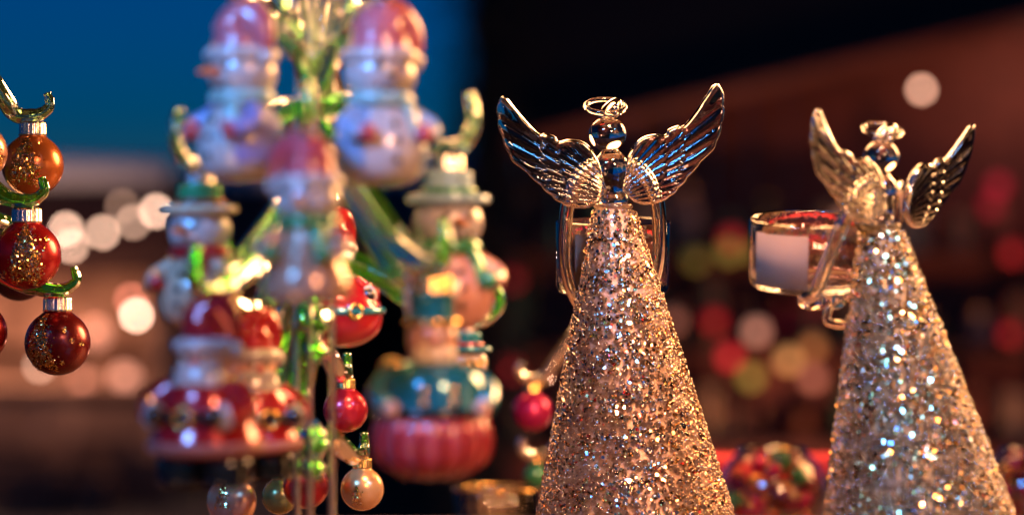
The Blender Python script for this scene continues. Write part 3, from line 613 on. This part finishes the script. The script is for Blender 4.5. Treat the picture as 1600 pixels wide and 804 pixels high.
for (px, py, cn, e) in [(1140, 556, 'red', 2.2), (1182, 517, 'peach', 2.3), (1232, 562, 'amber', 2.3), (1173, 588, 'green', 2.2), (1087, 406, 'green', 0.7), (1139, 393, 'green', 1.6), (1142, 372, 'red', 0.8), (1180, 392, 'green', 0.8),
        (1270, 590, 'peach', 0.8), (1115, 500, 'red', 0.7), (1560, 290, 'crimson', 1.3), (1548, 320, 'crimson', 0.8), (1582, 395, 'red', 0.7), (800, 436, 'red', 1.0), (796, 575, 'red', 1.0), (1320, 345, 'peach', 1.3), (1270, 540, 'amber', 0.7), (1052, 500, 'peach', 0.5), (1580, 520, 'red', 0.5)]:
    ball_light(px, py, 10.72, 0.075, CL[cn], e * 0.40, f'small {cn} fairy light hanging in the stall behind the angels', f'{cn} fairy lights')
ball_light(1440, 140, 10.2, 0.036, (1.0, 0.50, 0.33), 9.5, 'bright peach globe lamp hanging under the tall stall roof', None, 'globe_lamp')
gq = random.Random(5); gv = []; gf = []
for i in range(5200):                       # needles of a garland added to soften the sky's edge at the stall corner
    cx_ = gq.gauss(0, 0.105) * (0.8 + 0.35 * sin(i * 0.7)); zz = gq.uniform(0.9, 3.25); yy = gq.gauss(0, 0.07)
    a = gq.uniform(0, 2 * pi); e_ = gq.uniform(-1.2, 0.5); L_ = gq.uniform(0.05, 0.10)
    d_ = Vector((cos(a) * cos(e_), sin(a) * cos(e_), sin(e_))) * L_; w_ = d_.orthogonal().normalized() * 0.006
    p_ = Vector((cx_, yy, zz)); o_ = len(gv); gv += [tuple(p_ - w_), tuple(p_ + w_), tuple(p_ + d_)]; gf.append((o_, o_ + 1, o_ + 2))
gar = thing('sky_fade_garland', 'added dark fir garland softening the sky edge at the tall stall corner', 'garland', (t.location.x + x0 + 0.02, 10.0, 0))
o = obj('needles', (gv, gf), mat('fir_needles', (0.015, 0.03, 0.018), 0.6), gar, smooth=False); o['kind'] = 'stuff'
obj('rope', tube([(0.02 * sin(k), 0, 0.9 + k * 0.118) for k in range(21)], 0.02, 8), WOOD, gar)
GOODC = [('red', (0.38, 0.03, 0.03)), ('brown', (0.16, 0.07, 0.04)), ('cream', (0.45, 0.30, 0.19)), ('dark green', (0.03, 0.08, 0.03)), ('copper', (0.36, 0.12, 0.05))]
sx, sz = t.location.x, (1.12, 1.55, 1.98)
gr = random.Random(21)
for zz in sz:
    xx = sx + x0 + 0.12
    while xx < sx + x1 - 0.25:
        cn, cc = gr.choice(GOODC); wd = gr.uniform(0.07, 0.15); hh = gr.uniform(0.10, 0.30)
        mm = mat('goods_' + cn.replace(' ', '_'), cc, 0.4, coat=0.3)
        if gr.random() < 0.5:
            o = thing('gift_box', f'{cn} gift box on the shelves of the tall stall', 'gift box', (xx + wd / 2, 10.98, zz), gr.uniform(-0.3, 0.3), f'{cn} gift boxes on the tall stall shelves')
            obj('carton', box(-wd / 2, wd / 2, -wd * 0.4, wd * 0.4, 0, hh * 0.8), mm, o, smooth=False, bevel=0.006)
            obj('lid', box(-wd / 2 - 0.006, wd / 2 + 0.006, -wd * 0.4 - 0.006, wd * 0.4 + 0.006, hh * 0.8 + 0.001, hh), mm, o, smooth=False, bevel=0.006)
            obj('ribbon', box(-0.012, 0.012, -wd * 0.4 - 0.009, wd * 0.4 + 0.009, 0.002, hh + 0.004), GOLD, o, smooth=False)
        else:
            o = thing('painted_vase', f'{cn} painted vase on the shelves of the tall stall', 'vase', (xx + wd / 2, 10.98, zz), 0, f'{cn} vases on the tall stall shelves')
            obj('vessel', revolve(sprof([(0, 0), (wd * 0.3, 0), (wd * 0.5, hh * 0.35), (wd * 0.35, hh * 0.7), (wd * 0.2, hh * 0.85), (wd * 0.28, hh)], 4), 20), mm, o)
            obj('neck_ring', torus(wd * 0.27, 0.008, 18, 8, z=hh), GOLD, o)
        xx += wd + gr.uniform(0.02, 0.10)
point('unseen_stall_light', at(1675, 110, 10.55), 7.5, (1.0, 0.45, 0.30), 0.12)
point('unseen_stall_light', at(1330, 900, 9.9), 55, (1.0, 0.42, 0.25), 0.1)  # added below view to brighten the stall's back wall

# ------------------------------------------------------------------ market huts across the square (left background)
def hut(label, pxa, pxb, d, yridge, yeave, lit, wood):
    xa, xb = at(pxa, 0, d).x, at(pxb, 0, d).x; cx = (xa + xb) / 2; hw = (xb - xa) / 2
    zr = at(0, yridge, d).z; ze = at(0, yeave, d).z
    t = thing('market_hut', label, 'hut', (cx, d, 0))
    obj('back_wall', box(-hw, hw, 1.5, 1.56, 0, ze), wood, t, smooth=False)
    for s in (-1, 1):
        obj('side_wall', box(s * hw - 0.04, s * hw + 0.04, 0.0, 1.49, 0, ze), wood, t, smooth=False)
    obj('counter_front', box(-hw + 0.05, hw - 0.05, 0.0, 0.05, 0, 0.85), wood, t, smooth=False)
    obj('counter', box(-hw + 0.05, hw - 0.05, -0.12, 0.45, 0.855, 0.90), wood, t, smooth=False)
    rf = obj('roof', ([(-hw - .2, -0.35, ze - 0.02), (hw + .2, -0.35, ze - 0.02), (hw + .1, 0.75, zr), (-hw - .1, 0.75, zr), (-hw - .2, 1.85, ze - 0.02), (hw + .2, 1.85, ze - 0.02), (hw + .1, .75, zr - .08), (-hw - .1, .75, zr - .08)],
                      [(0, 1, 2, 3), (3, 2, 5, 4), (0, 7, 6, 1), (7, 4, 5, 6), (0, 3, 7), (3, 4, 7), (1, 6, 2), (2, 6, 5)]), WOOD, t, smooth=False)
    obj('haze_snow', revolve([(0, -hw), (0.14, -hw), (0.16, 0), (0.14, hw), (0, hw)], 10), HAZE_SNOW, rf, loc=(0, 0.75, zr + 0.0), rot=(0, R(90), 0))  # snow ridge added to give the pale haze band above the roofs
    if lit:
        obj('shelf', box(-hw + 0.1, hw - 0.1, 1.2, 1.49, 1.18, 1.21), wood, t, smooth=False)
        area('hut_lamp', (cx, d + 0.35, ze - 0.12), (cx, d + 0.9, 0.4), hw * 1.2, lit, (1.0, 0.50, 0.32), 0.4)
    return t
LITW = mat('pale_hut_wood', (0.42, 0.25, 0.17), 0.7, noise=(2.0, (0.16, 0.08, 0.05), (2, 1, 1)))
hut('lit wooden market hut with warm interior beyond the red baubles', -260, 245, 20, 268, 425, 42, LITW)
hut('lit wooden market hut beyond the snowmen, next to the dark hut', 275, 480, 21, 272, 430, 6, WOOD)
hut('unlit dark timber hut behind the glass tree', 470, 800, 15, 268, 360, 0, WOOD)
pe = (1.0, 0.60, 0.42)
point('added_hut_light', at(60, 395, 18.6), 70, (1.0, 0.52, 0.34), 0.06)  # added light for the hut's counter front
CR = mat('crate_wood', (0.30, 0.16, 0.09), 0.7, noise=(7, (0.18, 0.09, 0.05)))
for k, (px, d, hh) in enumerate([(20, 18.9, 0.5), (95, 18.8, 0.38), (160, 19.0, 0.55), (225, 18.9, 0.42), (120, 18.3, 0.3), (50, 18.2, 0.34)]):
    o = thing('wooden_crate', 'slatted wooden crate on the paving before the lit hut', 'crate', (at(px, 0, d).x, d, 0), 0.2 * sin(k * 3), 'crates before the lit hut')
    for m_ in range(4):
        for s_ in (-1, 1): obj('slat', box(-0.19, 0.19, s_ * 0.16 - 0.01, s_ * 0.16 + 0.01, hh / 4 * m_ + 0.01, hh / 4 * (m_ + 1) - 0.01), CR, o, smooth=False)
    for s_ in (-1, 1): obj('end_panel', box(s_ * 0.2 - 0.008, s_ * 0.2 + 0.008, -0.17, 0.17, 0, hh), CR, o, smooth=False)
for (px, py, e) in [(103, 358, 8), (112, 384, 6), (160, 363, 6.5), (208, 347, 3.6), (191, 322, 1.4), (244, 330, 9), (213, 492, 13), (62, 572, 3.0)]:
    ball_light(px, py, 19.55, 0.062, pe, e * 2.3, 'frosted festoon globe lamp along the lit hut front', 'festoon globes on the lit hut', 'festoon_lamp')
ball_light(205, 468, 19.7, 0.062, (1.0, 0.28, 0.18), 9, 'reddish globe lamp above the brightest festoon globe', None, 'festoon_lamp')
for (px, py, e) in [(195, 590, 1.6), (175, 640, 1.2), (205, 700, 1.3), (150, 520, 1.2), (20, 640, 0.8), (130, 600, 1.0)]:
    ball_light(px, py, 20.3, 0.16, (1.0, 0.45, 0.30), e, 'dim paper lantern standing inside the lit hut', 'added glowing balls in the lit hut', 'glow_blob')  # glowing balls added in place of unidentified warm blur
